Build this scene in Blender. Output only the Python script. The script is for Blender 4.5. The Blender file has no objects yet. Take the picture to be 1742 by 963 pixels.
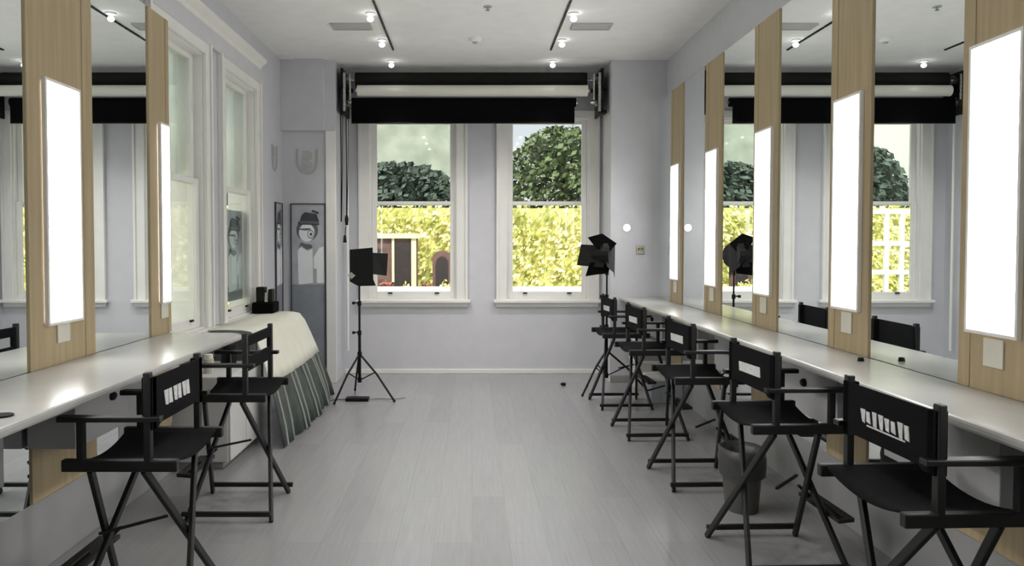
import bpy, bmesh, math, random
from mathutils import Vector, Matrix
random.seed(7)
C = bpy.context.scene.collection
PI = math.pi
# ---------------------------------------------------------------- camera, world, sun, exposure
F = 1300.0
cam = bpy.data.objects.new('camera', bpy.data.cameras.new('camera')); C.objects.link(cam)
cam.location = (0, 0, 1.5)
cam.rotation_euler = (math.radians(90 - 1.7), 0, 0)
cam.data.sensor_width = 36; cam.data.lens = 36 * F / 1742
cam.data.shift_x = 68 / 1742; cam.data.shift_y = -27 / 1742
cam.data.clip_start = 0.02
bpy.context.scene.camera = cam
vs = bpy.context.scene.view_settings
vs.view_transform = 'Standard'; vs.look = 'None'; vs.gamma = 1; vs.use_curve_mapping = False
vs.exposure = 1.06
PANEL = 4.6      # mirror light strength
DOWN = 37         # ceiling spot watts
SUN = 2.5
w = bpy.data.worlds.new('world'); bpy.context.scene.world = w; w.use_nodes = True
wn = w.node_tree; sky = wn.nodes.new('ShaderNodeTexSky'); sky.sky_type = 'HOSEK_WILKIE'
sky.turbidity = 10; sky.ground_albedo = 0.5; sky.sun_direction = Vector((0.25, -0.55, 0.8)).normalized()
bg = wn.nodes['Background']; bg.inputs[1].default_value = 2.6
wn.links.new(sky.outputs[0], bg.inputs[0])
sd = bpy.data.lights.new('sun', 'SUN'); sd.energy = SUN; sd.angle = 0.02; sd.color = (1, .95, .86)
so = bpy.data.objects.new('sun', sd); C.objects.link(so)
so.rotation_euler = Vector((0.25, -0.55, 0.8)).to_track_quat('Z', 'Y').to_euler()
so.location = (3, -5, 9)

# ---------------------------------------------------------------- materials
M = {}
def mat(name, col, rough=.6, metal=0, bump=0, bscale=60, var=0, vscale=6, stretch=(1, 1, 1), col2=None, emit=0, sheen=0):
    m = bpy.data.materials.new(name); m.use_nodes = True; M[name] = m
    nt = m.node_tree; b = nt.nodes['Principled BSDF']
    b.inputs['Base Color'].default_value = (*col, 1)
    b.inputs['Roughness'].default_value = rough; b.inputs['Metallic'].default_value = metal
    if name in ('black_cloth', 'grey_roll', 'black_canvas'): b.inputs['Specular IOR Level'].default_value = .12
    if name == 'black_metal': b.inputs['Specular IOR Level'].default_value = .22
    if sheen: b.inputs['Sheen Weight'].default_value = sheen
    tc = nt.nodes.new('ShaderNodeTexCoord'); mp = nt.nodes.new('ShaderNodeMapping')
    nt.links.new(tc.outputs['Object'], mp.inputs[0]); mp.inputs['Scale'].default_value = stretch
    nz = nt.nodes.new('ShaderNodeTexNoise'); nz.inputs['Scale'].default_value = vscale; nz.inputs['Detail'].default_value = 5
    nt.links.new(mp.outputs[0], nz.inputs[0])
    r = nt.nodes.new('ShaderNodeValToRGB'); nt.links.new(nz.outputs[0], r.inputs[0])
    c2 = col2 or tuple(c * (1 - max(var, .04)) for c in col)
    r.color_ramp.elements[0].color = (*c2, 1); r.color_ramp.elements[1].color = (*col, 1)
    r.color_ramp.elements[0].position = .35; r.color_ramp.elements[1].position = .65
    nt.links.new(r.outputs[0], b.inputs['Base Color'])
    if bump:
        n2 = nt.nodes.new('ShaderNodeTexNoise'); n2.inputs['Scale'].default_value = bscale
        nt.links.new(mp.outputs[0], n2.inputs[0])
        bp = nt.nodes.new('ShaderNodeBump'); bp.inputs['Strength'].default_value = bump; bp.inputs['Distance'].default_value = .004
        nt.links.new(n2.outputs[0], bp.inputs['Height']); nt.links.new(bp.outputs[0], b.inputs['Normal'])
    if emit:
        b.inputs['Emission Color'].default_value = (1, .99, .965, 1); b.inputs['Emission Strength'].default_value = emit
    return m
mat('wall_paint', (.57, .575, .61), .75, bump=.05, var=.02)
mat('column_paint', (.585, .585, .62), .75, bump=.05, var=.02)
mat('ceiling_paint', (.86, .855, .845), .85, bump=.03, var=.02)
mat('trim_paint', (.80, .79, .76), .4, var=.03)
mat('plinth_paint', (.31, .31, .31), .6, var=.03)
mat('wood', (.44, .345, .21), .5, bump=.08, bscale=30, vscale=3, stretch=(9, 9, .5), col2=(.37, .29, .17))
mat('wood_edge', (.36, .29, .20), .5, vscale=3, stretch=(9, 9, .5), col2=(.30, .24, .165))
mat('counter_white', (.42, .416, .40), .22, var=.03)
mat('box_grey', (.33, .33, .335), .5, var=.03)
mat('diffuser', (1, 1, 1), .5, emit=PANEL)
mat('bulb', (1, 1, 1), .5, emit=4)
mat('plate', (.66, .64, .56), .4)
mat('black_wood', (.004, .004, .0045), .45, var=.2)
mat('black_canvas', (.005, .005, .006), .9, bump=.3, bscale=400, var=.2)
mat('white_print', (.60, .60, .60), .7, var=.25, vscale=80)
mat('black_metal', (.004, .004, .004), .5)
mat('black_cloth', (.002, .002, .0024), 1, bump=.2, bscale=200)
mat('grey_roll', (.016, .017, .015), .9)
mat('white_roll', (.74, .73, .66), .8)
mat('chrome', (.55, .56, .52), .25, metal=.9, var=.4, vscale=40)
mat('cream_cloth', (.66, .65, .56), .9, bump=.3, bscale=20, var=.05)
mat('green_cloth', (.028, .038, .033), .85, bump=.2, bscale=60, var=.3, col2=(.055, .068, .06))
mat('pale_stripe', (.30, .31, .29), .8)
mat('cabinet_white', (.52, .52, .51), .5, var=.03)
mat('print_grey', (.27, .29, .32), .35, var=.25, vscale=4)
mat('print_pale', (.46, .48, .52), .35, var=.2, vscale=6)
mat('print_dark', (.05, .05, .06), .4)
mat('print_mid', (.12, .13, .14), .4)
mat('print_white', (.80, .84, .85), .4)
mat('emblem_grey', (.43, .43, .42), .6)
mat('emblem_pale', (.47, .465, .45), .6)
mat('brass', (.30, .28, .20), .35, metal=.5, var=.4, vscale=60)
mat('bag_grey', (.04, .04, .04), .45, bump=.6, bscale=25)
mat('bin_plastic', (.07, .07, .066), .4)
mat('curtain', (.42, .45, .45), .9, var=.1)
mat('jar_brown', (.14, .09, .05), .35)
mat('jar_pale', (.45, .44, .38), .3)
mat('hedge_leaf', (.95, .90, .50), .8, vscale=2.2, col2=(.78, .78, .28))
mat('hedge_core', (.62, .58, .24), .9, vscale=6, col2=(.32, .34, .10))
mat('dark_leaf', (.07, .10, .08), .7, vscale=3, col2=(.035, .055, .045))
mat('mid_leaf', (.13, .18, .08), .7, vscale=3, col2=(.06, .09, .04))
mat('bark', (.07, .05, .04), .9)
mat('hut_wall', (.16, .09, .085), .8, var=.3)
mat('hut_cream', (.75, .70, .48), .8, var=.1)
mat('hut_dark', (.03, .022, .025), .8)
mat('facade', (.30, .33, .29), .8, vscale=1.5, col2=(.20, .23, .20))
mat('white_garden', (.85, .85, .80), .6)
mat('paving', (.62, .60, .52), .9, var=.1)
mat('red_flower', (.35, .13, .10), .7)
nt = M['curtain'].node_tree; pb = nt.nodes['Principled BSDF']; tl = nt.nodes.new('ShaderNodeBsdfTranslucent'); tl.inputs[0].default_value = (.92, .95, .95, 1)
ms = nt.nodes.new('ShaderNodeMixShader'); ms.inputs[0].default_value = .85
nt.links.new(pb.outputs[0], ms.inputs[1]); nt.links.new(tl.outputs[0], ms.inputs[2])
nt.links.new(ms.outputs[0], [n for n in nt.nodes if n.type == 'OUTPUT_MATERIAL'][0].inputs[0])
# glass
m = bpy.data.materials.new('glass'); M['glass'] = m; m.use_nodes = True; nt = m.node_tree
for n in list(nt.nodes):
    if n.type != 'OUTPUT_MATERIAL': nt.nodes.remove(n)
out = [n for n in nt.nodes][0]
tr = nt.nodes.new('ShaderNodeBsdfTransparent'); tr.inputs[0].default_value = (.93, .96, .95, 1)
gl = nt.nodes.new('ShaderNodeBsdfGlossy'); gl.inputs['Roughness'].default_value = .02
lw = nt.nodes.new('ShaderNodeLayerWeight'); pw = nt.nodes.new('ShaderNodeMath'); pw.operation = 'POWER'; pw.inputs[1].default_value = 5; nt.links.new(lw.outputs['Facing'], pw.inputs[0])
fr = nt.nodes.new('ShaderNodeMath'); fr.operation = 'MULTIPLY_ADD'; fr.inputs[1].default_value = .6; fr.inputs[2].default_value = .03; nt.links.new(pw.outputs[0], fr.inputs[0])
mx = nt.nodes.new('ShaderNodeMixShader')
nt.links.new(fr.outputs[0], mx.inputs[0]); nt.links.new(tr.outputs[0], mx.inputs[1]); nt.links.new(gl.outputs[0], mx.inputs[2])
nt.links.new(mx.outputs[0], out.inputs[0])
# mirror
m = mat('mirror', (.90, .94, .935), 0.0, metal=1)
for l in list(m.node_tree.links):
    if l.to_socket.name == 'Base Color': m.node_tree.links.remove(l)
# floor planks
m = mat('floor_planks', (.3, .3, .3), .27); nt = m.node_tree; b = nt.nodes['Principled BSDF']; b.inputs['Specular IOR Level'].default_value = 1.0
for l in list(nt.links):
    if l.to_socket.name == 'Base Color': nt.links.remove(l)
tc = nt.nodes.new('ShaderNodeTexCoord')
mp = nt.nodes.new('ShaderNodeMapping'); mp.inputs['Rotation'].default_value = (0, 0, PI / 2)
nt.links.new(tc.outputs['Object'], mp.inputs[0])
br = nt.nodes.new('ShaderNodeTexBrick'); br.inputs['Scale'].default_value = 1
br.inputs['Brick Width'].default_value = 1.9; br.inputs['Row Height'].default_value = .19
br.inputs['Mortar Size'].default_value = .0015; br.inputs['Mortar Smooth'].default_value = .4
br.inputs['Color1'].default_value = (.235, .233, .237, 1); br.inputs['Color2'].default_value = (.26, .258, .262, 1)
br.inputs['Mortar'].default_value = (.20, .198, .20, 1); br.offset = .37
nt.links.new(mp.outputs[0], br.inputs[0])
mp2 = nt.nodes.new('ShaderNodeMapping'); mp2.inputs['Scale'].default_value = (28, 1.1, 1)
nt.links.new(tc.outputs['Object'], mp2.inputs[0])
nz = nt.nodes.new('ShaderNodeTexNoise'); nz.inputs['Scale'].default_value = 2.2; nz.inputs['Detail'].default_value = 8; nz.inputs['Roughness'].default_value = .7
nt.links.new(mp2.outputs[0], nz.inputs[0])
rr = nt.nodes.new('ShaderNodeValToRGB'); rr.color_ramp.elements[0].position = .3; rr.color_ramp.elements[1].position = .7
rr.color_ramp.elements[0].color = (.86, .86, .86, 1); rr.color_ramp.elements[1].color = (1.06, 1.06, 1.06, 1)
nt.links.new(nz.outputs[0], rr.inputs[0])
mm = nt.nodes.new('ShaderNodeMixRGB'); mm.blend_type = 'MULTIPLY'; mm.inputs[0].default_value = .8
nt.links.new(br.outputs[0], mm.inputs[1]); nt.links.new(rr.outputs[0], mm.inputs[2]); nt.links.new(mm.outputs[0], b.inputs['Base Color'])
bp = nt.nodes.new('ShaderNodeBump'); bp.inputs['Strength'].default_value = .12; bp.inputs['Distance'].default_value = .003
nt.links.new(nz.outputs[0], bp.inputs['Height']); nt.links.new(bp.outputs[0], b.inputs['Normal'])

# ---------------------------------------------------------------- mesh builder
class MB:
    def __init__(s): s.v = []; s.f = []
    def raw(s, vs, fs):
        o = len(s.v); s.v += [tuple(v) for v in vs]; s.f += [tuple(i + o for i in f) for f in fs]; return s
    def box(s, x0, x1, y0, y1, z0, z1):
        return s.raw([(x0, y0, z0), (x1, y0, z0), (x1, y1, z0), (x0, y1, z0), (x0, y0, z1), (x1, y0, z1), (x1, y1, z1), (x0, y1, z1)],
                     [(0, 3, 2, 1), (4, 5, 6, 7), (0, 1, 5, 4), (1, 2, 6, 5), (2, 3, 7, 6), (3, 0, 4, 7)])
    def bar(s, p, q, a, b, up=(0, 0, 1)):      # rectangular bar p->q, a wide, b thick
        p = Vector(p); q = Vector(q); d = (q - p).normalized(); u = Vector(up)
        if abs(d.dot(u)) > .95: u = Vector((1, 0, 0))
        sx = d.cross(u).normalized() * a / 2; sy = sx.cross(d).normalized() * b / 2
        vs = [p - sx - sy, p + sx - sy, p + sx + sy, p - sx + sy, q - sx - sy, q + sx - sy, q + sx + sy, q - sx + sy]
        return s.raw(vs, [(0, 3, 2, 1), (4, 5, 6, 7), (0, 1, 5, 4), (1, 2, 6, 5), (2, 3, 7, 6), (3, 0, 4, 7)])
    def tube(s, pts, r, n=10, cap=True):
        pts = [Vector(p) for p in pts]; rs = r if isinstance(r, (list, tuple)) else [r] * len(pts)
        vs = []; fs = []
        for i, p in enumerate(pts):
            d = (pts[min(i + 1, len(pts) - 1)] - pts[max(i - 1, 0)]).normalized()
            u = Vector((0, 0, 1)) if abs(d.z) < .9 else Vector((1, 0, 0))
            a = d.cross(u).normalized(); c = d.cross(a).normalized()
            for k in range(n):
                t = 2 * PI * k / n; vs.append(p + (a * math.cos(t) + c * math.sin(t)) * rs[i])
        for i in range(len(pts) - 1):
            for k in range(n):
                fs.append((i * n + k, i * n + (k + 1) % n, (i + 1) * n + (k + 1) % n, (i + 1) * n + k))
        if cap: fs += [tuple(range(n))[::-1], tuple(range((len(pts) - 1) * n, len(pts) * n))]
        return s.raw(vs, fs)
    def prism(s, poly, axis, t0, t1):   # poly of (a,b); axis 0: (t,a,b) 1: (a,t,b) 2: (a,b,t)
        def mk(a, b, t): return (t, a, b) if axis == 0 else (a, t, b) if axis == 1 else (a, b, t)
        n = len(poly); vs = [mk(a, b, t0) for a, b in poly] + [mk(a, b, t1) for a, b in poly]
        return s.raw(vs, [tuple(range(n)), tuple(range(n, 2 * n))[::-1]] + [(i, (i + 1) % n, n + (i + 1) % n, n + i) for i in range(n)])
    def ball(s, c, r, n=12, sz=1):
        vs = [(c[0], c[1], c[2] + r * sz)]; fs = []
        h = n // 2
        for i in range(1, h):
            t = PI * i / h
            for k in range(n):
                p = 2 * PI * k / n; vs.append((c[0] + r * math.sin(t) * math.cos(p), c[1] + r * math.sin(t) * math.sin(p), c[2] + r * math.cos(t) * sz))
        vs.append((c[0], c[1], c[2] - r * sz)); L = len(vs) - 1
        for k in range(n):
            fs.append((0, 1 + k, 1 + (k + 1) % n)); fs.append((L, L - n + (k + 1) % n, L - n + k))
        for i in range(h - 2):
            for k in range(n):
                a = 1 + i * n; fs.append((a + k, a + n + k, a + n + (k + 1) % n, a + (k + 1) % n))
        return s.raw(vs, fs)
    def build(s, name, m, parent=None, bevel=0, smooth=False, flip=False):
        me = bpy.data.meshes.new(name); me.from_pydata(s.v, [], s.f); me.update()
        bm = bmesh.new(); bm.from_mesh(me); bmesh.ops.recalc_face_normals(bm, faces=bm.faces); bm.to_mesh(me); bm.free()
        if smooth:
            for p in me.polygons: p.use_smooth = True
        me.materials.append(M[m])
        o = bpy.data.objects.new(name, me); C.objects.link(o)
        if parent: o.parent = parent
        if bevel:
            bv = o.modifiers.new('bevel', 'BEVEL'); bv.width = bevel; bv.segments = 2; bv.limit_method = 'ANGLE'
        return o
def tag(o, label=None, cat=None, group=None, kind=None):
    if label: o['label'] = label
    if cat: o['category'] = cat
    if group: o['group'] = group
    if kind: o['kind'] = kind
    return o
def empty(name, loc=(0, 0, 0), rz=0, **k):
    o = bpy.data.objects.new(name, None); C.objects.link(o); o.location = loc; o.rotation_euler = (0, 0, rz)
    o.empty_display_size = .1
    return tag(o, **k)
def struct(name, mb, m, bevel=0): return tag(mb.build(name, m, None, bevel), kind='structure')
def copy_tree(o, parent=None):
    c = o.copy(); C.objects.link(c)
    if parent: c.parent = parent
    for ch in [x for x in bpy.data.objects if x.parent == o]: copy_tree(ch, c)
    return c

# ---------------------------------------------------------------- room shell
CEIL = 3.48; XL = -2.05; XR = 2.10; YB = 8.86; YC = 8.27; YN = -2.2
CLX, CRX = -1.48, 1.50         # recess between the two columns
ML, MR = -1.98, 2.0            # mirror planes
CH = .93                       # counter top height
struct('floor', MB().box(XL - .25, XR + .15, YN - .15, YB + .15, -.1, 0), 'floor_planks')
struct('ceiling', MB().box(XL - .25, XR + .15, YN - .15, YB + .15, CEIL, CEIL + .25), 'ceiling_paint')
struct('wall_right', MB().box(XR, XR + .15, YN - .15, YB + .15, 0, CEIL), 'wall_paint')
struct('wall_front', MB().box(XL, XR, YN - .15, YN, 0, CEIL), 'wall_paint')
def wall_holes(mb, axis, a0, a1, t0, t1, holes):
    def bx(p, q, z0, z1):
        if axis == 'x': mb.box(p, q, t0, t1, z0, z1)
        else: mb.box(t0, t1, p, q, z0, z1)
    cur = a0
    for h0, h1, z0, z1 in sorted(holes):
        bx(cur, h0, 0, CEIL); bx(h0, h1, 0, z0); bx(h0, h1, z1, CEIL); cur = h1
    bx(cur, a1, 0, CEIL); return mb
WZ0, WZ1, RAIL = .86, 2.95, 1.975
BW = [(-.68, .50), (.875, .475)]       # back windows: centre, half opening
LW = [(4.93, 5.85), (6.31, 7.23)]      # left windows
wb = wall_holes(MB(), 'x', XL, XR, YB, YB + .15, [(c - h, c + h, WZ0, WZ1) for c, h in BW])
wb.box(XL, CLX, YC, YB, 0, CEIL); wb.box(CRX, XR, YC, YB, 0, CEIL)
struct('wall_back', wb, 'column_paint')
struct('wall_left', wall_holes(MB(), 'y', YN - .15, YB + .15, XL - .25, XL, [(a, b, WZ0, WZ1) for a, b in LW]), 'wall_paint')
struct('trim_1', MB().box(XL, -1.585, YC - .06, YC, 2.72, CEIL), 'column_paint', .003)     # bulkhead on the left column
struct('trim_2', MB().box(-1.575, CLX + .012, YC - .025, YC + .0, 0, 2.72), 'trim_paint', .004)  # casing strip
struct('baseboard_back', MB().box(CLX, CRX, YB - .018, YB, 0, .05), 'trim_paint', .004)
struct('baseboard_column', MB().box(CRX, MR - .05, YC - .015, YC, 0, .08), 'plinth_paint', .004)
cor = MB().prism([(XL, 3.17), (XL + .03, 3.17), (XL + .045, 3.2), (XL + .09, 3.235), (XL + .09, 3.26), (XL, 3.26)], 1, 2.0, 7.36)
struct('trim_3', cor, 'trim_paint')
struct('trim_4', MB().box(XL, XL + .035, 2.0, 7.36, 3.03, 3.17), 'column_paint', .003)
# mirror wall build-outs and plinths
struct('trim_5', MB().box(MR + .006, XR, YN, YC, 0.33, 3.03), 'plinth_paint')
struct('trim_6', MB().box(XL, ML - .006, YN, 5.0, 0.33, 2.95), 'plinth_paint')
struct('baseboard_right', MB().box(MR - .0, XR, YN, YC, 0, .33), 'plinth_paint', .003)
struct('baseboard_left', MB().box(XL, ML, YN, 5.0, 0, .33), 'plinth_paint', .003)

# ---------------------------------------------------------------- windows
def window(n, axis, a0, a1, tw, sgn, cas):
    """axis 'x': opening a0..a1 along X in a wall at y=tw whose room side is -y; axis 'y': along Y in wall x=tw, room side +x"""
    root = empty('window_%d' % n, kind='structure')
    def B(p, q, d0, d1, z0, z1):      # d measured from wall face into the room (+) or out (-)
        if axis == 'x': return (p, q, tw - d1, tw - d0, z0, z1)
        return (tw + d0, tw + d1, p, q, z0, z1)
    c = MB()
    c.box(*B(a0 - cas, a0, 0, .03, WZ0 - .0, WZ1 + .09)); c.box(*B(a1, a1 + cas, 0, .03, WZ0 - .0, WZ1 + .09)); c.box(*B(a0, a1, 0, .03, WZ1, WZ1 + .09))
    c.box(*B(a0 - cas, a0 - cas + .03, .03, .045, WZ0, WZ1 + .09)); c.box(*B(a1 + cas - .03, a1 + cas, .03, .045, WZ0, WZ1 + .09))
    c.build('casing', 'trim_paint', root, .004)
    j = MB(); dd = -.15 if axis == 'x' else -.25
    j.box(*B(a0, a0 + .015, dd, 0, WZ0, WZ1)); j.box(*B(a1 - .015, a1, dd, 0, WZ0, WZ1)); j.box(*B(a0 + .015, a1 - .015, dd, 0, WZ1 - .015, WZ1)); j.box(*B(a0 + .015, a1 - .015, dd, 0, WZ0, WZ0 + .012))
    j.build('jamb', 'trim_paint', root)
    s = MB(); s.box(*B(a0 - cas - .03, a1 + cas + .03, 0, .075, WZ0 - .035, WZ0)); s.box(*B(a0 - cas, a1 + cas, 0, .03, WZ0 - .085, WZ0 - .035))
    s.build('sill', 'trim_paint', root, .006)
    for nm, z0, z1, d in (('upper_sash', RAIL - .02, WZ1 - .015, -.10), ('lower_sash', WZ0 + .012, RAIL + .025, -.065)):
        st = .06; u0, u1 = a0 + .015, a1 - .015
        bot = .075 if nm[0] == 'l' else .04
        f = MB(); f.box(*B(u0, u0 + st, d, d + .034, z0, z1)); f.box(*B(u1 - st, u1, d, d + .034, z0, z1))
        f.box(*B(u0 + st, u1 - st, d, d + .034, z0, z0 + bot)); f.box(*B(u0 + st, u1 - st, d, d + .034, z1 - .04, z1))
        sa = f.build(nm, 'trim_paint', root, .004)
        g = MB(); g.box(*B(u0 + st, u1 - st, d + .014, d + .019, z0 + bot, z1 - .04)); g.build('pane', 'glass', sa)
        if nm[0] == 'l':
            for q in (.22, .78):
                p = u0 + (u1 - u0) * q
                k = MB(); k.box(*B(p - .025, p + .025, d + .034, d + .05, z0 + .055, z0 + .07)); k.build('sash_lift', 'black_metal', sa)
window(1, 'x', BW[0][0] - BW[0][1], BW[0][0] + BW[0][1], YB, 1, .13)
window(2, 'x', BW[1][0] - BW[1][1], BW[1][0] + BW[1][1], YB, 1, .12)
window(3, 'y', LW[0][0], LW[0][1], XL, 1, .11)
window(4, 'y', LW[1][0], LW[1][1], XL, 1, .12)

# ---------------------------------------------------------------- mirror walls
RP = [.60, 1.755, 2.905, 4.05, 5.21, 6.335, 7.47]
def pilaster(side, yc, y0, y1, top, zp0, zp1, py0, py1, label_p, label_l, label_s, glow=True):
    s = 1 if side == 'r' else -1
    wx = (MR if s > 0 else ML)               # wall plane
    front = wx - s * .035
    def B(d0, d1, ya, yb, z0, z1):           # d = distance from mirror plane into room
        xa, xb = sorted((wx - s * d0, wx - s * d1)); return (xa, xb, ya, yb, z0, z1)
    root = empty('wood_pilaster', (0, 0, 0), label=label_p, cat='wooden panel', group='wood pilasters on the %s mirror wall' % ('right' if s > 0 else 'left'))
    root.location = (wx, yc, CH)
    def loc(mb):
        mb.v = [(x - wx, y - yc, z - CH) for x, y, z in mb.v]; return mb
    e = (y1 - y0) * .17
    loc(MB().box(*B(-.004, .006, y0 + e, y1 - e, CH, top))).build('centre_board', 'wood', root)
    loc(MB().box(*B(-.004, .009, y0, y0 + e - .002, CH, top)).box(*B(-.004, .009, y1 - e + .002, y1, CH, top))).build('side_board', 'wood', root, .002)
    loc(MB().box(*B(-.004, .008, y0, y1, .33, CH - .04))).build('lower_board', 'wood', root, .002)
    # light
    L = empty('mirror_light', (wx - s * .012, (py0 + py1) / 2, (zp0 + zp1) / 2), label=label_l, cat='light', group='vertical mirror lights on the %s wall' % ('right' if s > 0 else 'left'))
    o = L.location
    def rel(mb): mb.v = [(x - o.x, y - o.y, z - o.z) for x, y, z in mb.v]; return mb
    t = .014
    fr = MB().box(*B(.0095, .030, py0 - t, py0, zp0 - t, zp1 + t)).box(*B(.0095, .030, py1, py1 + t, zp0 - t, zp1 + t)).box(*B(.0095, .030, py0, py1, zp0 - t, zp0)).box(*B(.0095, .030, py0, py1, zp1, zp1 + t))
    rel(fr).build('light_frame', 'trim_paint', L, .002)
    rel(MB().box(*B(.010, .022, py0, py1, zp0, zp1))).build('diffuser', 'diffuser', L)
    # switch plate
    yc2 = (py0 + py1) / 2; k = min(.055, (y1 - y0) * .18)
    S = empty('wall_switch', (wx - s * .03, yc2, 1.085), label=label_s, cat='switch', group='cream switch plates under the %s mirror lights' % ('right' if s > 0 else 'left'))
    o2 = S.location
    def rel2(mb): mb.v = [(x - o2.x, y - o2.y, z - o2.z) for x, y, z in mb.v]; return mb
    rel2(MB().box(*B(.0065, .014, yc2 - k, yc2 + k, 1.085 - .055, 1.085 + .055))).build('switch_plate', 'plate', S, .002)
rl = ['behind the camera', 'beside the camera', 'nearest in view on the right wall', 'second nearest on the right wall', 'third from the front on the right wall', 'fourth from the front on the right wall', 'farthest, beside the right column']
for i, y in enumerate(RP):
    pilaster('r', y, y - .215, y + .215, 3.03, 1.165, 2.268, y - .135, y + .135,
             'pale wood pilaster between mirrors, ' + rl[i], 'tall glowing white mirror light, ' + rl[i], 'square cream switch plate, ' + rl[i])
LPn = [(1.30, 1.01, 1.59, 1.16, 1.44, 'behind the camera'), (2.50, 2.21, 2.79, 2.36, 2.64, 'beside the camera'), (3.695, 3.40, 3.99, 3.53, 3.82, 'wide one nearest on the left wall'), (4.845, 4.69, 5.0, 4.825, 4.95, 'slim one at the far end of the left counter')]
for yc, y0, y1, p0, p1, lb in LPn:
    pilaster('l', yc, y0, y1, 2.95, 1.135, 2.255, p0, p1, 'pale wood pilaster, ' + lb, 'tall glowing white mirror light, ' + lb.replace('camera', 'camera, left wall'), 'cream switch plate on pale wood, ' + lb.replace('camera', 'camera, left wall'))
def mirror(side, y0, y1, top, label):
    s = 1 if side == 'r' else -1; wx = MR if s > 0 else ML
    xa, xb = sorted((wx, wx + s * .006))
    yc = (y0 + y1) / 2
    root = empty('wall_mirror', (wx, yc, CH), label=label, cat='mirror', group='mirrors on the %s wall' % ('right' if s > 0 else 'left'))
    MB().box(xa - wx, xb - wx, y0 - yc, y1 - yc, .0, top - CH).build('mirror_pane', 'mirror', root)
    MB().box(xa - wx, xb - wx, y0 - yc, y1 - yc, .33 - CH, -.04).build('lower_mirror_pane', 'mirror', root)
rb = ['beside the camera', 'behind the camera', 'nearest right-wall mirror left of the first light', 'mirror between the second and third lights of the right wall', 'mirror between the third and fourth lights of the right wall', 'mirror between the two farthest lights of the right wall']
edges = [YN] + sum([[p - .215, p + .215] for p in RP], []) + [YC]
names = ['frameless mirror behind the camera, right wall', 'frameless mirror right beside the camera', 'frameless mirror just in front of the camera, right wall', 'frameless mirror between the two nearest lights of the right wall',
         'frameless mirror between the second and third lights of the right wall', 'frameless mirror between the third and fourth lights of the right wall, reflecting a studio lamp',
         'frameless mirror between the two farthest lights of the right wall', 'frameless mirror meeting the right column, farthest of the right wall']
for i in range(0, len(edges), 2): mirror('r', edges[i], edges[i + 1], 3.03, names[i // 2])
ledg = [YN, 1.01, 1.59, 2.21, 2.79, 3.40, 3.99, 4.69]
nl = ['frameless mirror behind the camera, left wall', 'frameless mirror left beside the camera', 'frameless mirror at the left photo edge', 'frameless mirror between the wide and the slim light of the left wall']
for i in range(0, 8, 2): mirror('l', ledg[i], ledg[i + 1], 2.95, nl[i // 2])

# counters
def counter(x0, x1, y0, y1, label, endround):
    r = .0
    fx = x0 if abs(x0) < abs(x1) else x1; bx_ = x1 if fx == x0 else x0
    s = 1 if bx_ > fx else -1
    poly = [(bx_, y0), (fx, y0)]
    if endround:
        R = .12
        for k in range(7):
            a = PI / 2 * k / 6; poly.append((fx + s * (R - R * math.cos(a)), y1 - R + R * math.sin(a)))
    else: poly.append((fx, y1))
    poly.append((bx_, y1))
    t = MB().prism(poly, 2, CH - .036, CH).build('counter', 'counter_white', None, .012)
    return tag(t, label, 'counter')
counter(1.60, MR, YN + .0, YC, 'long white makeup counter along the right mirrors', False)
counter(-1.46, ML, YN + .0, 4.93, 'white makeup counter with rounded far corner along the left mirrors', True)
# under-counter cable boxes
def ubox(s, yc, half, label):
    wx = MR if s > 0 else ML; f = .215; h = .30
    root = empty('cable_box', (wx - s * .012, yc, CH - .036 - h), label=label, cat='box', group='grey cable boxes under the %s counter' % ('right' if s > 0 else 'left'))
    x0, x1 = sorted((0, -s * f))
    MB().box(x0, x1, -half, half, 0, h).build('box_body', 'box_grey', root, .004)
    MB().tube([(-s * f, -.0, .17), (-s * (f + .012), 0, .17), (-s * (f + .022), 0, .168)], [.022, .022, .015], 14).build('grommet', 'black_metal', root)
for i, y in enumerate(RP):
    ubox(1, y, .36, 'grey cable box under right counter, ' + rl[i])
for a in LPn[:3]: ubox(-1, a[0], .34, 'grey cable box under left counter, ' + a[5])

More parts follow.
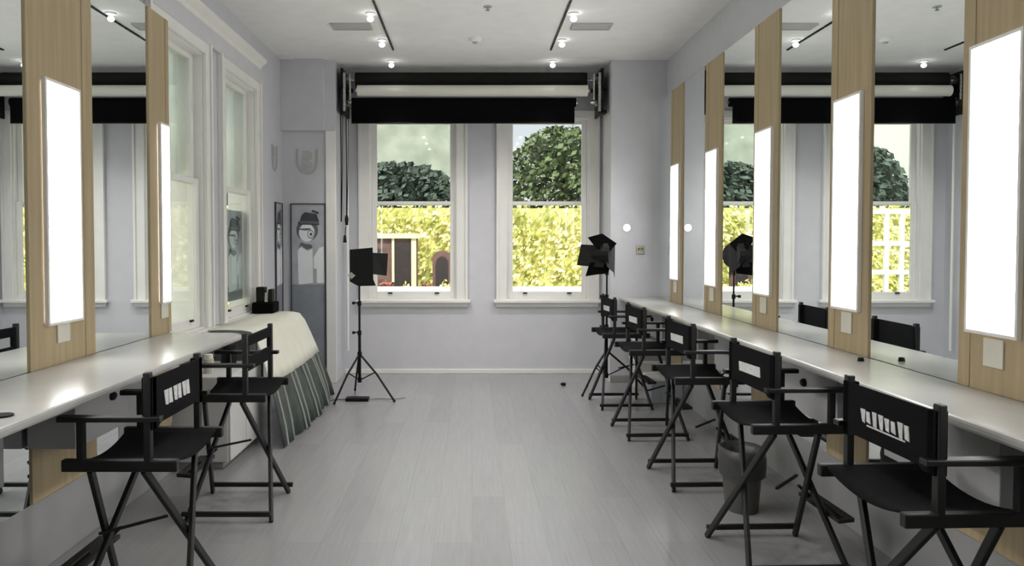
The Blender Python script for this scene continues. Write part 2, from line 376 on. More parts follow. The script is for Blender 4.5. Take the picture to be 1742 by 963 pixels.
# ---------------------------------------------------------------- director chairs
def make_chair(name, kind):
    r = empty(name, cat='chair')
    SR, SW = .70, .255
    # canvas seat, sagging
    sm = MB(); nx, ny = 8, 12
    for layer, off in ((0, 0), (1, -.006)):
        pass
    vs = []; fs = []
    for L in (0, -.006):
        for i in range(nx + 1):
            for j in range(ny + 1):
                x = -.195 + .39 * i / nx; v = -1 + 2 * j / ny
                y = v * (SW - .015); z = SR - .002 - .038 * (1 - v * v) * (1 + .25 * (i / nx)) + L
                vs.append((x, y, z))
    n1 = (nx + 1) * (ny + 1)
    for i in range(nx):
        for j in range(ny):
            a = i * (ny + 1) + j; q = (a, a + 1, a + ny + 2, a + ny + 1); fs.append(q); fs.append(tuple(k + n1 for k in q[::-1]))
    for i in range(nx):
        for j in (0, ny):
            a = i * (ny + 1) + j; fs.append((a, a + ny + 1, a + ny + 1 + n1, a + n1))
    for j in range(ny):
        for i in (0, nx):
            a = i * (ny + 1) + j; fs.append((a, a + 1, a + 1 + n1, a + n1))
    MB().raw(vs, fs).build('seat', 'black_canvas', r, smooth=True)
    for s in (-1, 1):
        y = s * SW
        MB().box(-.215, .215, y - .016, y + .016, SR - .045, SR).build('seat_rail', 'black_wood', r, .005)
        MB().bar((-.105, y, SR - .01), (-.105, y, 1.025), .026, .032, (0, 1, 0)).build('back_post', 'black_wood', r, .004)
        MB().bar((.145, y, SR - .01), (.145, y, .845), .026, .03, (0, 1, 0)).build('arm_post', 'black_wood', r, .004)
        MB().prism([(-.155, y - .020), (.15, y - .026), (.225, y - .026), (.235, y), (.225, y + .026), (.15, y + .026), (-.155, y + .020)], 2, .842, .862).build('armrest', 'black_wood', r, .004)
        MB().box(-.235, .245, y - .012, y + .012, .035, .06).build('stretcher', 'black_wood', r, .003)
        MB().box(-.235, .245, y - .012, y + .012, 0, 0.001)
    for xt, xb, d in ((-.09, -.225, 0), (.11, .235, 0)):
        for s in (-1, 1):
            o = .012 * s
            MB().bar((xt + o, s * .235, SR - .045), (xb + o, -s * .25, .0), .032, .020, (1, 0, 0)).build('leg', 'black_wood', r, .004)
    # footrest: board across the front legs
    f = MB().prism([(.215, -.20), (.30, -.18), (.30, .18), (.215, .20)], 2, .225, .245)
    f.bar((.18, -.13, .30), (.25, -.15, .24), .015, .015).bar((.18, .13, .30), (.25, .15, .24), .015, .015)
    f.build('footrest', 'black_wood', r, .003)
    MB().bar((-.03, -.10, .36), (.16, .10, .36), .012, .010).build('cross_brace', 'black_metal', r)
    # back canvas
    z0, z1 = .815, 1.005; xb = -.105; W = SW + .004
    bk = MB()
    if kind == 'slot':
        bk.box(xb - .010, xb + .010, -W, W, z0, z0 + .075); bk.box(xb - .010, xb + .010, -W, W, z1 - .055, z1)
        bk.box(xb - .010, xb + .010, -W, -W + .05, z0 + .075, z1 - .055); bk.box(xb - .010, xb + .010, W - .05, W, z0 + .075, z1 - .055)
        bk.build('backrest', 'black_canvas', r, .004)
    else:
        poly = [(-W, z0 - .005), (-W + .05, z0 - .005), (-W + .075, z0 + .008), (W - .075, z0 + .008), (W - .05, z0 - .005), (W, z0 - .005), (W, z1), (-W, z1)]
        vs = []
        bk.prism(poly, 0, xb - .020, xb - .014)
        bk.box(xb - .020, xb + .020, -W - .004, -W + .035, z0 - .005, z1); bk.box(xb - .020, xb + .020, W - .035, W + .004, z0 - .005, z1)
        brs = bk.build('backrest', 'black_canvas', r, .002)
        lt = MB(); x = xb - .0225; rnd = random.Random(len(kind) * 3)
        if kind == 'lettering':
            n = 8
            for k in range(n):
                ya = -.145 + .29 * k / n; hh = .048 * rnd.uniform(.8, 1.1); sk = rnd.uniform(-.006, .006)
                lt.prism([(ya + .003, .905 - hh / 2), (ya + .024 + sk, .905 - hh / 2 + .004), (ya + .032, .905 + hh / 2), (ya + .006 + sk, .905 + hh / 2)], 0, x, x + .003)
            lt.box(x, x + .003, -.12, .10, .874, .879)
            tag(lt.build('lettering', 'white_print', brs), 'white illegible lettering')
        elif kind == 'short':
            for k in range(6):
                ya = -.11 + .27 * k / 6; sk = rnd.uniform(-.006, .006)
                lt.prism([(ya + .002, .878), (ya + .034 + sk, .881), (ya + .043, .938), (ya + .008 + sk, .938)], 0, x, x + .003)
            tag(lt.build('lettering', 'white_print', brs), 'white illegible lettering')
        else:
            lt.prism([(-.13, .885), (.12, .88), (.125, .925), (-.125, .932)], 0, x, x + .003)
            tag(lt.build('lettering', 'white_print', brs), 'white printed strip')
    return r
GR = 'black director chairs along the right counter'
protoA = make_chair('director_chair', 'lettering')
protoS = make_chair('director_chair', 'strip')
chairs = [(1.49, 2.52, 2, protoA, 'large black director chair in right foreground with white lettering on its back'),
          (1.45, 3.64, 2, protoS, 'second nearest black director chair at the right counter, white strip on back'),
          (1.425, 4.84, 2, None, 'black director chair in the middle of the right counter row'),
          (1.40, 6.04, 2, None, 'fourth black director chair from the front at the right counter'),
          (1.38, 7.12, 2, None, 'farthest black director chair at the right counter, beside the lamp stand')]
for x, y, a, src, lb in chairs:
    c = src if src else copy_tree(protoS)
    c.location = (x, y, 0); c.rotation_euler.z = math.radians(a); c['label'] = lb; c['group'] = GR
GL = 'black director chairs along the left counter'
c = make_chair('director_chair', 'short'); c.location = (-1.31, 3.08, 0); c.rotation_euler.z = PI
tag(c, 'nearer black director chair at the left counter with white lettering', 'chair', GL)
c = make_chair('director_chair', 'slot'); c.location = (-1.32, 4.33, 0); c.rotation_euler.z = PI
tag(c, 'farther black director chair at the left, open slot in its back', 'chair', GL)

# ---------------------------------------------------------------- backdrop roller system
YR = 8.46
def roll(y, z, r, x0, x1, m, label, sheet=None):
    o = empty('backdrop_roll', ((x0 + x1) / 2, y, z), label=label, cat='backdrop roll', group='photo backdrop rolls above the back windows')
    h = (x1 - x0) / 2
    MB().tube([(-h, 0, 0), (h, 0, 0)], r, 24).build('roll_tube', m, o, smooth=False)
    MB().tube([(-h - .02, 0, 0), (h + .02, 0, 0)], r * .35, 12).build('roll_core', 'chrome', o)
    if sheet:
        a, b, zz = sheet
        MB().box(a - o.location.x, b - o.location.x, -r - .003, -r + .001, zz - z, 0).build('hanging_sheet', m, o)
        MB().tube([(a - o.location.x, -r, zz - z), (b - o.location.x, -r, zz - z)], .008, 8).build('hem_bar', 'black_metal', o)
roll(YR + .14, 3.335, .085, -1.30, 1.28, 'grey_roll', 'dark grey backdrop roll, topmost and rearmost above the windows')
roll(YR, 3.19, .06, -1.26, 1.27, 'white_roll', 'white backdrop roll above the black blind')
roll(YR + .06, 3.075, .05, -1.33, 1.15, 'black_cloth', 'black backdrop roll hanging down over the window tops', (-1.33, 1.13, 2.84))
def bracket(x, s, label):
    o = empty('roller_bracket', (x, YR, 3.0), label=label, cat='bracket', group='backdrop roller brackets')
    MB().box(-.012, .012, -.09, .37, -.06, .42).build('bracket_plate', 'black_metal', o, .004)
    for k, (yy, zz) in enumerate(((.14, .335), (0, .19), (.06, .075))):
        n = 14; mb = MB()
        mb.tube([(s * .014, yy, zz), (s * .05, yy, zz)], .042, 16); mb.tube([(s * .05, yy, zz), (s * .062, yy, zz)], .05, 16); mb.tube([(s * .062, yy, zz), (s * .11, yy, zz)], .024, 12)
        mb.build('chain_wheel', 'chrome' if k != 1 else 'black_metal', o)
    MB().bar((s * .03, -.085, -.05), (s * .03, -.085, .37), .03, .02, (0, 1, 0)).bar((s * .09, -.07, .08), (s * .09, -.07, .36), .02, .02, (0, 1, 0)).build('hook', 'chrome', o, .004)
    for zz in (-.07, .2): MB().box(-.02, .05, -.09, .02, zz, zz + .04).build('clamp', 'black_metal', o, .004)
bracket(-1.42, 1, 'black and chrome roller bracket at the left end of the rolls')
bracket(1.42, -1, 'black and chrome roller bracket at the right end of the rolls')
def chain(x, y, z0, z1, label, plug=True):
    o = empty('pull_chain', (x, y, z1), label=label, cat='chain', group='roller pull chains beside the left window')
    MB().tube([(0, 0, 0), (.004, 0, (z0 - z1) * .5), (0, 0, z0 - z1)], .006, 8).tube([(.022, 0, 0), (.018, 0, (z0 - z1) * .5), (.004, 0, z0 - z1)], .004, 8).build('chain_cord', 'black_metal', o)
    if plug:
        MB().tube([(0, 0, z0 - z1 + .10), (0, 0, z0 - z1 + .06), (0, 0, z0 - z1 - .01)], [.012, .022, .016], 10).tube([(-.01, 0, z0 - z1 - .02), (-.02, 0, z0 - z1 - .14)], .005, 8).tube([(-.02, 0, z0 - z1 - .12), (-.02, 0, z0 - z1 - .2)], [.012, .02], 10).build('chain_weight', 'black_metal', o)
chain(-1.37, 8.36, 1.72, 2.97, 'black pull chain with weight hanging beside the left window')
chain(-1.44, 8.42, 1.75, 2.97, 'thin second pull chain behind the weighted one', False)
o = MB().tube([(-1.40, 8.60, 0.3), (-1.40, 8.60, 2.9)], .014, 10).build('cable_pipe', 'trim_paint')
tag(o, 'white vertical conduit in the corner left of the back windows', 'pipe')

# ---------------------------------------------------------------- studio lamps
def lamp(x, y, top, legs, label, head):
    o = empty('studio_lamp', (x, y, 0), label=label, cat='studio lamp', group='studio lamps on tripod stands')
    MB().tube([(0, 0, .16), (0, 0, top * .55)], .014, 12).build('lower_pole', 'black_metal', o)
    MB().tube([(0, 0, top * .52), (0, 0, top * .8)], .011, 12).build('middle_pole', 'black_metal', o)
    MB().tube([(0, 0, top * .78), (0, 0, top)], .009, 12).build('upper_pole', 'black_metal', o)
    for zz in (top * .55, top * .8):
        MB().tube([(0, 0, zz - .025), (0, 0, zz + .02)], .019, 12).tube([(0, 0, zz), (-.055, 0, zz + .004)], .007, 8).tube([(-.045, 0, zz), (-.07, 0, zz)], .014, 8).build('clamp_knob', 'black_metal', o)
    MB().tube([(0, 0, .40), (0, 0, .45)], .022, 12).tube([(0, 0, .15), (0, 0, .2)], .02, 12).build('collar', 'black_metal', o)
    for lx, ly in legs:
        lg = MB().tube([(0, 0, .43), (lx * .5, ly * .5, .25), (lx, ly, .012)], .010, 8).build('leg', 'black_metal', o)
        MB().tube([(0, 0, .17), (lx * .45, ly * .45, .265)], .006, 8).build('leg_brace', 'black_metal', o)
        MB().ball((lx, ly, .012), .014, 8).build('rubber_foot', 'black_metal', lg)
    head(o, top)
def headL(o, t):
    MB().tube([(0, .12, t + .12), (-.0, .0, t + .12)], [.06, .075], 16).build('lamp_housing', 'black_metal', o)
    MB().raw([(-.085, -.05, t + .29), (.135, -.03, t + .31), (.14, -.03, t - .0), (.165, -.035, t - .06), (.0, -.045, t - .065), (-.085, -.05, t - .02),
              (-.085, -.042, t + .29), (.135, -.022, t + .31), (.14, -.022, t - .0), (.165, -.027, t - .06), (.0, -.037, t - .065), (-.085, -.042, t - .02)],
             [(0, 1, 2, 5), (5, 2, 3, 4), (6, 7, 8, 11), (11, 8, 9, 10), (0, 1, 7, 6), (1, 2, 8, 7), (2, 3, 9, 8), (3, 4, 10, 9), (4, 5, 11, 10), (5, 0, 6, 11)]).build('barn_door', 'black_metal', o)
    MB().raw([(.12, .01, t + .26), (.27, .10, t + .25), (.255, .10, t + .03), (.13, .01, t + .05), (.12, .018, t + .26), (.27, .108, t + .25), (.255, .108, t + .03), (.13, .018, t + .05)],
             [(0, 1, 2, 3), (4, 5, 6, 7), (0, 1, 5, 4), (1, 2, 6, 5), (2, 3, 7, 6), (3, 0, 4, 7)]).build('barn_door', 'black_metal', o)
    MB().tube([(-.04, -.105, t + .02), (-.075, -.10, t + .06)], [.03, .022], 10).build('tilt_knob', 'chrome', o)
    MB().tube([(0, 0, t - .03), (0, 0, t + .06)], .018, 10).build('yoke', 'black_metal', o)
def headR(o, t):
    MB().tube([(-.13, .06, t + .17), (-.02, 0, t + .17), (.04, -.03, t + .17)], [.10, .13, .12], 18).build('lamp_housing', 'black_metal', o)
    MB().raw([(-.26, .02, t + .28), (-.05, -.10, t + .27), (-.05, -.10, t + .05), (-.30, .02, t + .07), (-.26, .028, t + .28), (-.05, -.092, t + .27), (-.05, -.092, t + .05), (-.30, .028, t + .07)],
             [(0, 1, 2, 3), (4, 5, 6, 7), (0, 1, 5, 4), (1, 2, 6, 5), (2, 3, 7, 6), (3, 0, 4, 7)]).build('barn_door', 'black_metal', o)
    MB().raw([(-.20, -.03, t + .35), (-.06, -.06, t + .39), (.08, -.10, t + .29), (.0, -.10, t + .20), (-.12, -.08, t + .24), (-.20, -.022, t + .35), (-.06, -.052, t + .39), (.08, -.092, t + .29), (.0, -.092, t + .20), (-.12, -.072, t + .24)],
             [(0, 1, 2, 3, 4), (5, 6, 7, 8, 9), (0, 1, 6, 5), (1, 2, 7, 6), (2, 3, 8, 7), (3, 4, 9, 8), (4, 0, 5, 9)]).build('barn_door', 'black_cloth', o)
    MB().raw([(-.22, -.03, t - .04), (-.18, -.05, t + .10), (.03, -.09, t + .12), (-.0, -.08, t - .01), (-.10, -.06, t - .02), (-.22, -.022, t - .04), (-.18, -.042, t + .10), (.03, -.082, t + .12), (-.0, -.072, t - .01), (-.10, -.052, t - .02)],
             [(0, 1, 2, 3, 4), (5, 6, 7, 8, 9), (0, 1, 6, 5), (1, 2, 7, 6), (2, 3, 8, 7), (3, 4, 9, 8), (4, 0, 5, 9)]).build('barn_door', 'black_cloth', o)
    MB().raw([(-.06, -.11, t + .29), (.07, -.06, t + .29), (.065, -.06, t - .06), (.05, -.09, t + .0), (-.02, -.12, t + .06), (-.06, -.102, t + .29), (.07, -.052, t + .29), (.065, -.052, t - .06), (.05, -.082, t + .0), (-.02, -.112, t + .06)],
             [(0, 1, 2, 3, 4), (5, 6, 7, 8, 9), (0, 1, 6, 5), (1, 2, 7, 6), (2, 3, 8, 7), (3, 4, 9, 8), (4, 0, 5, 9)]).build('barn_door', 'black_metal', o)
    MB().tube([(0, 0, t - .03), (0, 0, t + .08)], .018, 10).build('yoke', 'black_metal', o)
lamp(-1.10, 7.45, 1.16, [(-.19, -.33), (.36, -.22), (-.10, .35)], 'black studio lamp with barn doors on a tripod, left of the back windows', headL)
lamp(1.36, 7.70, 1.22, [(-.27, -.20), (.42, -.05), (-.15, .3)], 'black studio lamp with cloth-draped barn doors, behind the right chairs', headR)
o = empty('power_pack', (-1.10, 7.30, 0), label='flat black power pack on the floor at the left tripod foot', cat='power pack')
MB().box(-.11, .11, -.05, .05, 0, .035).build('pack_body', 'black_metal', o, .008)
MB().tube([(-.10, 0, .012), (-.22, .02, .008), (-.30, -.05, .008), (-.38, -.02, .008)], .006, 6).tube([(.10, 0, .012), (.2, .06, .008), (.34, .03, .008), (.45, .1, .008)], .004, 6).build('power_cord', 'print_mid', o)
o = MB().ball((.97, 8.08, .018), .032, 12, .55).build('lens_cap', 'black_metal', smooth=True)
tag(o, 'small round black lens cap lying on the floor near the back wall', 'cap')

# ---------------------------------------------------------------- left window bench: cabinet, cloth, objects
o = empty('low_cabinet', (-1.82, 5.40, 0), label='low white cabinet under the left windows behind the far left chair', cat='cabinet')
MB().box(-.22, .20, -.36, .36, .05, .62).build('cabinet_body', 'cabinet_white', o, .006)
MB().box(.20, .215, -.355, -.005, .06, .61).build('door', 'cabinet_white', o, .004)
MB().box(.20, .215, .005, .355, .06, .61).build('door', 'cabinet_white', o, .004)
MB().box(-.20, .15, -.32, .32, 0, .05).build('kick_base', 'plinth_paint', o)
o = empty('folding_table', (-1.82, 6.56, 0), label='white table hidden under the cream cloth below the left windows', cat='table')
MB().box(-.22, .18, -.72, .74, .81, .84).build('table_top', 'cabinet_white', o, .004)
for a in (-.18, .14):
    for b_ in (-.66, .68): MB().tube([(a, b_, 0), (a, b_, .81)], .015, 10).build('leg', 'chrome', o)
# draped cloth: cross-section flaring into the room, cream above, dark pleats with pale stripes below
def drape(zsplit0, zsplit1, y0, y1, top, name, m, parent, pleat=1.0, off=0, ripple=None):
    prof = [(-.235, .855), (-.05, .86), (.10, .858), (.17, .845), (.215, .78), (.26, .66), (.30, .54), (.325, .46), (.37, .30), (.41, .14), (.43, .012)]
    N = 90; vs = []; fs = []; pr = [p for p in prof if zsplit0 <= p[1] <= zsplit1]
    for i in range(N + 1):
        t = i / N; y = y0 + (y1 - y0) * t
        flare = .05 * math.sin(t * 3.1)
        for x, z in pr:
            d = max(0, (.86 - z) / .86)
            wob = d * d * pleat * (.014 * math.sin(t * 26) + .012 * math.sin(t * 57 + 1))
            yy = y + d * (t - .35) * .42
            vs.append((x + flare * d + wob + off, yy - (0), z))
    k = len(pr)
    for i in range(N):
        for j in range(k - 1):
            a = i * k + j; fs.append((a, a + 1, a + k + 1, a + k))
    o = MB().raw(vs, fs).build(name, m, parent, smooth=True)
    sl = o.modifiers.new('thick', 'SOLIDIFY'); sl.thickness = .006; sl.offset = 0
    return o
cl = empty('draped_cloth', (-1.82, 6.5, 0), label='cream cloth with dark green pleated hem draped over the window table', cat='cloth')
def sh(o): return o
drape(.46, .9, -.80, .78, .86, 'cream_top', 'cream_cloth', cl)
tag(drape(0, .47, -.80, .78, .86, 'pleated_hem', 'green_cloth', cl), 'dark green pleats')
# pale stripes on the pleats
prof = [(.30, .54), (.325, .46), (.37, .30), (.41, .14), (.43, .012)]
for t in (.05, .16, .30, .37, .52, .60, .76, .82, .93):
    pts = []
    for x, z in prof[1:]:
        d = (.86 - z) / .86; wob = d * d * (.014 * math.sin(t * 26) + .012 * math.sin(t * 57 + 1))
        pts.append((x + .05 * math.sin(t * 3.1) * d + wob + .006, -.80 + 1.58 * t + d * (t - .35) * .42, z))
    MB().tube(pts, .010, 6).build('pale_stripe', 'pale_stripe', cl)
# bits on cabinet
def jar(x, y, z, r, h, m, label, cat='jar', lid=True):
    o = empty('makeup_jar', (x, y, z), label=label, cat=cat, group='jars on the low cabinet')
    MB().tube([(0, 0, 0), (0, 0, h * .75), (0, 0, h * .8)], [r, r, r * .8], 14).build('jar_body', m, o)
    MB().tube([(0, 0, h * .8), (0, 0, h)], r * .85, 14).build('jar_lid', 'black_metal' if lid else 'plate', o)
jar(-1.93, 5.14, .62, .045, .17, 'jar_brown', 'brown jar on the low white cabinet, left of the others')
jar(-1.80, 5.20, .62, .035, .13, 'jar_pale', 'small pale jar in the middle of the low cabinet', lid=False)
jar(-1.76, 5.50, .62, .055, .16, 'black_metal', 'black jar at the back of the low cabinet')
o = empty('camera_bag', (-1.90, 7.12, .865), label='black camera bag standing at the far end of the cream cloth', cat='bag')
MB().box(-.13, .07, -.1, .12, 0, .10).build('bag_body', 'black_cloth', o, .012)
MB().box(-.10, -.02, -.06, .04, .10, .24).box(.01, .05, -.06, .04, .10, .22).build('lens_barrel', 'black_metal', o, .008)
MB().box(-.02, .01, -.06, .04, .10, .19).build('lens_ring', 'chrome', o, .004)

# ---------------------------------------------------------------- figure prints
def figure_print(loc, rz, W, H, label, group='framed figure prints in the back left corner', frame=True, lower=.52):
    """print hanging in local x-z plane, facing -y; origin bottom centre"""
    o = empty('figure_print', loc, rz, label=label, cat='picture', group=group)
    h = W / 2
    MB().box(-h, h, -.008, 0, H * lower, H).build('print_background', 'print_pale', o)
    MB().box(-h, h, -.008, 0, 0, H * lower).build('lower_panel', 'print_grey', o)
    if frame:
        t = .012
        MB().box(-h - t, -h, -.018, 0, -t, H + t).box(h, h + t, -.018, 0, -t, H + t).box(-h, h, -.018, 0, H, H + t).box(-h, h, -.018, 0, -t, 0).build('frame', 'print_dark', o)
    U = H * (1 - lower)
    def P(a, b): return (a * W, H * lower + b * U)
    def poly(name, pts, m, l):
        MB().prism([P(*p) for p in pts], 1, -.009 - .0015 * l, -.008 - .0015 * (l - 1) + .0003).build(name, m, o)
    def circ(cx, cy, rx, ry, n=22, a0=0, a1=2 * PI): return [(cx + rx * math.cos(a0 + (a1 - a0) * k / n), cy + ry * math.sin(a0 + (a1 - a0) * k / n)) for k in range(n)]
    poly('figure_hair', circ(-.03, .68, .33, .14), 'print_mid', 1)
    poly('figure_coat', [(-.30, .0), (-.32, .42), (-.22, .47), (-.02, .42), (.13, .45), (.14, .02)], 'print_white', 1)
    poly('figure_sleeve', [(.16, .20), (.16, .34), (.34, .46), (.47, .48), (.49, .02), (.26, .02), (.25, .20)], 'print_white', 1)
    poly('figure_face', circ(-.04, .65, .24, .115), 'print_white', 2)
    poly('figure_cheek', circ(.08, .63, .10, .055), 'print_grey', 3); poly('figure_cheek', circ(.08, .63, .075, .04), 'print_white', 4); poly('figure_cheek', circ(.09, .63, .035, .02), 'print_dark', 5)
    poly('figure_glasses', [(-.28, .70), (.05, .705), (.10, .69), (-.05, .675), (-.26, .685)], 'print_mid', 3)
    poly('figure_hat', [(-.30, .75), (.34, .745), (.33, .80), (.26, .88), (.05, .895), (-.10, .905), (-.20, .86), (-.24, .80), (-.30, .78)], 'print_dark', 3)
    poly('figure_hat_band', [(-.27, .765), (.33, .76), (.33, .79), (-.25, .795)], 'print_mid', 4)
    poly('figure_hat_tassel', [(.10, .91), (.14, .935), (.33, .905), (.32, .88), (.2, .90)], 'print_dark', 4)
    poly('figure_scarf', [(-.30, .44), (-.22, .49), (-.05, .44), (.13, .46), (.10, .50), (-.1, .51), (-.2, .53), (-.26, .50)], 'print_mid', 2)
    poly('figure_collar', [(-.27, .41), (-.29, .45), (-.22, .465), (-.1, .43), (-.2, .40)], 'print_white', 3)
    return o
figure_print((-1.77, YC - .001, .13), 0, .355, 1.80, 'tall framed print of a hatted figure in white on the left column')
figure_print((XL + .001, 8.08, .13), PI / 2, .26, 1.80, 'second tall figure print on the left wall, beside the column corner')
figure_print((XL - .125, 6.955, .99), PI / 2, .50, .82, 'figure print standing behind the lower glass of the far left window', group='', frame=False, lower=.1)['group'] = 'prints in the left windows'
# wall emblems
def emblem(loc, rz, s, label):
    o = empty('wall_emblem', loc, rz, label=label, cat='emblem', group='grey shield emblems in the back left corner')
    def U(r, n=24, flat=.14): return [(-r, flat)] + [(-r * math.cos(PI * k / n), -r * 1.15 * math.sin(PI * k / n)) for k in range(n + 1)] + [(r, flat)]
    a = U(.115); b_ = U(.095)[::-1]
    a = [(x * s, z * 1) for x, z in a]; b_ = [(x * s, z * 1) for x, z in b_]
    n = len(a); bb = b_[::-1]; mb = MB()
    vs = [(x, -.008, z) for x, z in a] + [(x, -.008, z) for x, z in bb] + [(x, 0, z) for x, z in a] + [(x, 0, z) for x, z in bb]; fs = []
    for i in range(n - 1):
        fs += [(i, i + 1, n + i + 1, n + i), (2 * n + i, 2 * n + i + 1, 3 * n + i + 1, 3 * n + i), (i, i + 1, 2 * n + i + 1, 2 * n + i), (n + i, n + i + 1, 3 * n + i + 1, 3 * n + i)]
    mb.raw(vs, fs); mb.build('emblem_rim', 'emblem_grey', o)
    p = MB()
    for z0, z1 in ((.02, .12), (-.08, .01)):
        k = s * .05
        p.prism([(-k, z0), (k * .5, z0), (k, z0 + .02), (k, z1 - .02), (k * .5, z1), (-k, z1)], 1, -.006, 0)
    p.build('emblem_letter', 'emblem_pale', o)
emblem((-1.775, YC - .001, 2.39), 0, 1, 'grey U-shaped emblem above the framed print on the left column')
emblem((XL + .001, 7.95, 2.39), PI / 2, .9, 'grey U-shaped emblem on the left wall beside the corner')
# curtains behind upper panes of left windows
for (a, b_), lb in zip(LW, ('pale grey curtain behind the upper glass of the near left window', 'pale grey curtain behind the upper glass of the far left window')):
    vs = []; fs = []; N = 60
    for i in range(N + 1):
        y = a + .03 + (b_ - a - .06) * i / N; x = XL - .20 + .02 * math.sin(i * .8) + .008 * math.sin(i * 1.9)
        vs += [(x, y, RAIL + .05), (x, y, WZ1 - .02)]
    for i in range(N): fs.append((2 * i, 2 * i + 2, 2 * i + 3, 2 * i + 1))
    o = MB().raw(vs, fs).build('window_curtain', 'curtain', smooth=True)
    o.modifiers.new('thick', 'SOLIDIFY').thickness = .003
    tag(o, lb, 'curtain', 'curtains in the left windows')

# ---------------------------------------------------------------- ceiling fittings
YS = [2.35, 3.2, 4.05, 4.9, 5.75, 6.6, 7.45, 8.3]
def ordn(i): return ['nearest', 'second', 'third', 'fourth', 'fifth', 'sixth', 'seventh', 'farthest'][i]
for s, nm in ((-1, 'left'), (1, 'right')):
    for y0, y1, q in ((1.6, 3.9, 'near'), (3.93, 6.25, 'middle'), (6.27, 7.0, 'third'), (7.02, 7.82, 'farthest')):
        o = MB().box(s * .80 - .009, s * .80 + .009, y0, y1, CEIL - .012, CEIL).build('ceiling_track', 'black_metal')
        tag(o, 'thin black lighting track on the ceiling, %s piece of the %s line' % (q, nm), 'track', 'black ceiling tracks')
    for i, y in enumerate(YS):
        o = empty('ceiling_spot', (s * .87, y, CEIL), label='small glowing white ceiling spot, %s of the %s row' % (ordn(i), nm), cat='light', group='ceiling spots beside the tracks')
        MB().tube([(0, 0, 0), (0, 0, -.012)], .04, 16).tube([(0, 0, -.012), (0, 0, -.03)], .012, 10).build('spot_base', 'trim_paint', o)
        MB().ball((0, 0, -.050), .029, 14, .8).build('bulb', 'bulb', o, smooth=True)
        ld = bpy.data.lights.new('spot_light', 'SPOT'); ld.energy = DOWN; ld.spot_size = math.radians(70 if y < 6 else 84); ld.spot_blend = .9; ld.shadow_soft_size = .05; ld.color = (1, .97, .93)
        lo = bpy.data.objects.new('spot_light', ld); C.objects.link(lo); lo.parent = o; lo.location = (0, 0, -.095); lo.rotation_euler = (-.35 if y > 8 else .36 if y > 7 else .2 if y > 6 else 0, s * (.42 if y < 7 else .12), 0)
for s, x, lb in ((-1, -1.09, 'slim ceiling vent left of the tracks'), (1, 1.08, 'slim ceiling vent right of the tracks')):
    o = empty('ceiling_vent', (x, 6.98, CEIL), label=lb, cat='vent', group='slim ceiling vents')
    MB().box(-.18, .18, -.09, -.07, -.02, 0).box(-.18, .18, .07, .09, -.02, 0).box(-.18, -.16, -.07, .07, -.02, 0).box(.16, .18, -.07, .07, -.02, 0).build('vent_frame', 'emblem_pale', o, .003)
    for k in range(4): MB().bar((-.16, -.052 + k * .035, -.01), (.16, -.052 + k * .035, -.01), .022, .004, (0, .5, 1)).build('slat', 'emblem_pale', o)
    MB().box(-.16, .16, -.07, .07, -.003, 0).build('vent_backing', 'print_mid', o)
o = empty('smoke_detector', (.03, 7.40, CEIL), label='round white smoke detector in the middle of the ceiling', cat='smoke detector')
MB().tube([(0, 0, 0), (0, 0, -.02), (0, 0, -.038)], [.062, .06, .045], 24).build('detector_body', 'ceiling_paint', o)
MB().tube([(0, 0, -.038), (0, 0, -.05)], [.03, .02], 16).build('sensor_cap', 'emblem_grey', o)
o = empty('sprinkler_head', (.13, 6.42, CEIL), label='tiny grey sprinkler head nearest on the ceiling midline', cat='sprinkler')
MB().tube([(0, 0, 0), (0, 0, -.008)], .035, 18).build('sprinkler_plate', 'emblem_grey', o)
MB().tube([(0, 0, -.008), (0, 0, -.03)], .008, 8).tube([(0, 0, -.03), (0, 0, -.033)], .018, 12).build('deflector', 'chrome', o)
o = empty('motion_sensor', (-1.98, 8.12, CEIL), label='small white sensor at the ceiling corner above the left column', cat='sensor')
MB().box(-.05, .10, -.04, .04, -.02, 0).build('sensor_body', 'trim_paint', o, .006); MB().ball((.04, 0, -.022), .018, 10, .7).build('sensor_eye', 'plate', o)

# ---------------------------------------------------------------- right column fittings, small things
o = empty('round_dimmer', (1.67, YC, 1.68), label='round glowing white dial on the right column', cat='dial')
MB().tube([(0, 0, 0), (0, -.018, 0)], .040, 24).build('dial_ring', 'trim_paint', o)
MB().tube([(0, -.018, 0), (0, -.024, 0)], .034, 24).build('dial_face', 'bulb', o)
o = empty('wall_outlet', (1.82, YC, 1.44), label='small square metal outlet on the right column beside the mirror', cat='outlet')
MB().box(-.045, .045, -.008, 0, -.045, .045).build('outlet_plate', 'brass', o, .003)
for a in (-.018, .018):
    MB().tube([(a, -.008, .01), (a, -.012, .01)], .012, 12).build('socket', 'print_dark', o)
MB().box(-.03, .03, -.011, -.008, -.034, -.02).build('outlet_label', 'emblem_pale', o)
o = empty('wall_outlet', (MR, 5.62, .52), label='white outlet plate under the right counter behind the middle chair', cat='outlet')
MB().box(-.012, .0, -.06, .06, -.04, .04).build('outlet_plate', 'plate', o, .002)
o = MB().tube([(1.90, 3.72, CH), (1.90, 3.72, CH + .018)], [.016, .013], 12).build('hair_clip', 'black_metal')
tag(o, 'tiny black cap lying on the right counter near the mirror', 'cap')
o = MB().tube([(-1.56, 2.52, CH), (-1.56, 2.52, CH + .006)], .035, 18).build('cable_grommet', 'black_metal')
tag(o, 'flat black cable grommet in the left counter at the photo edge', 'grommet')
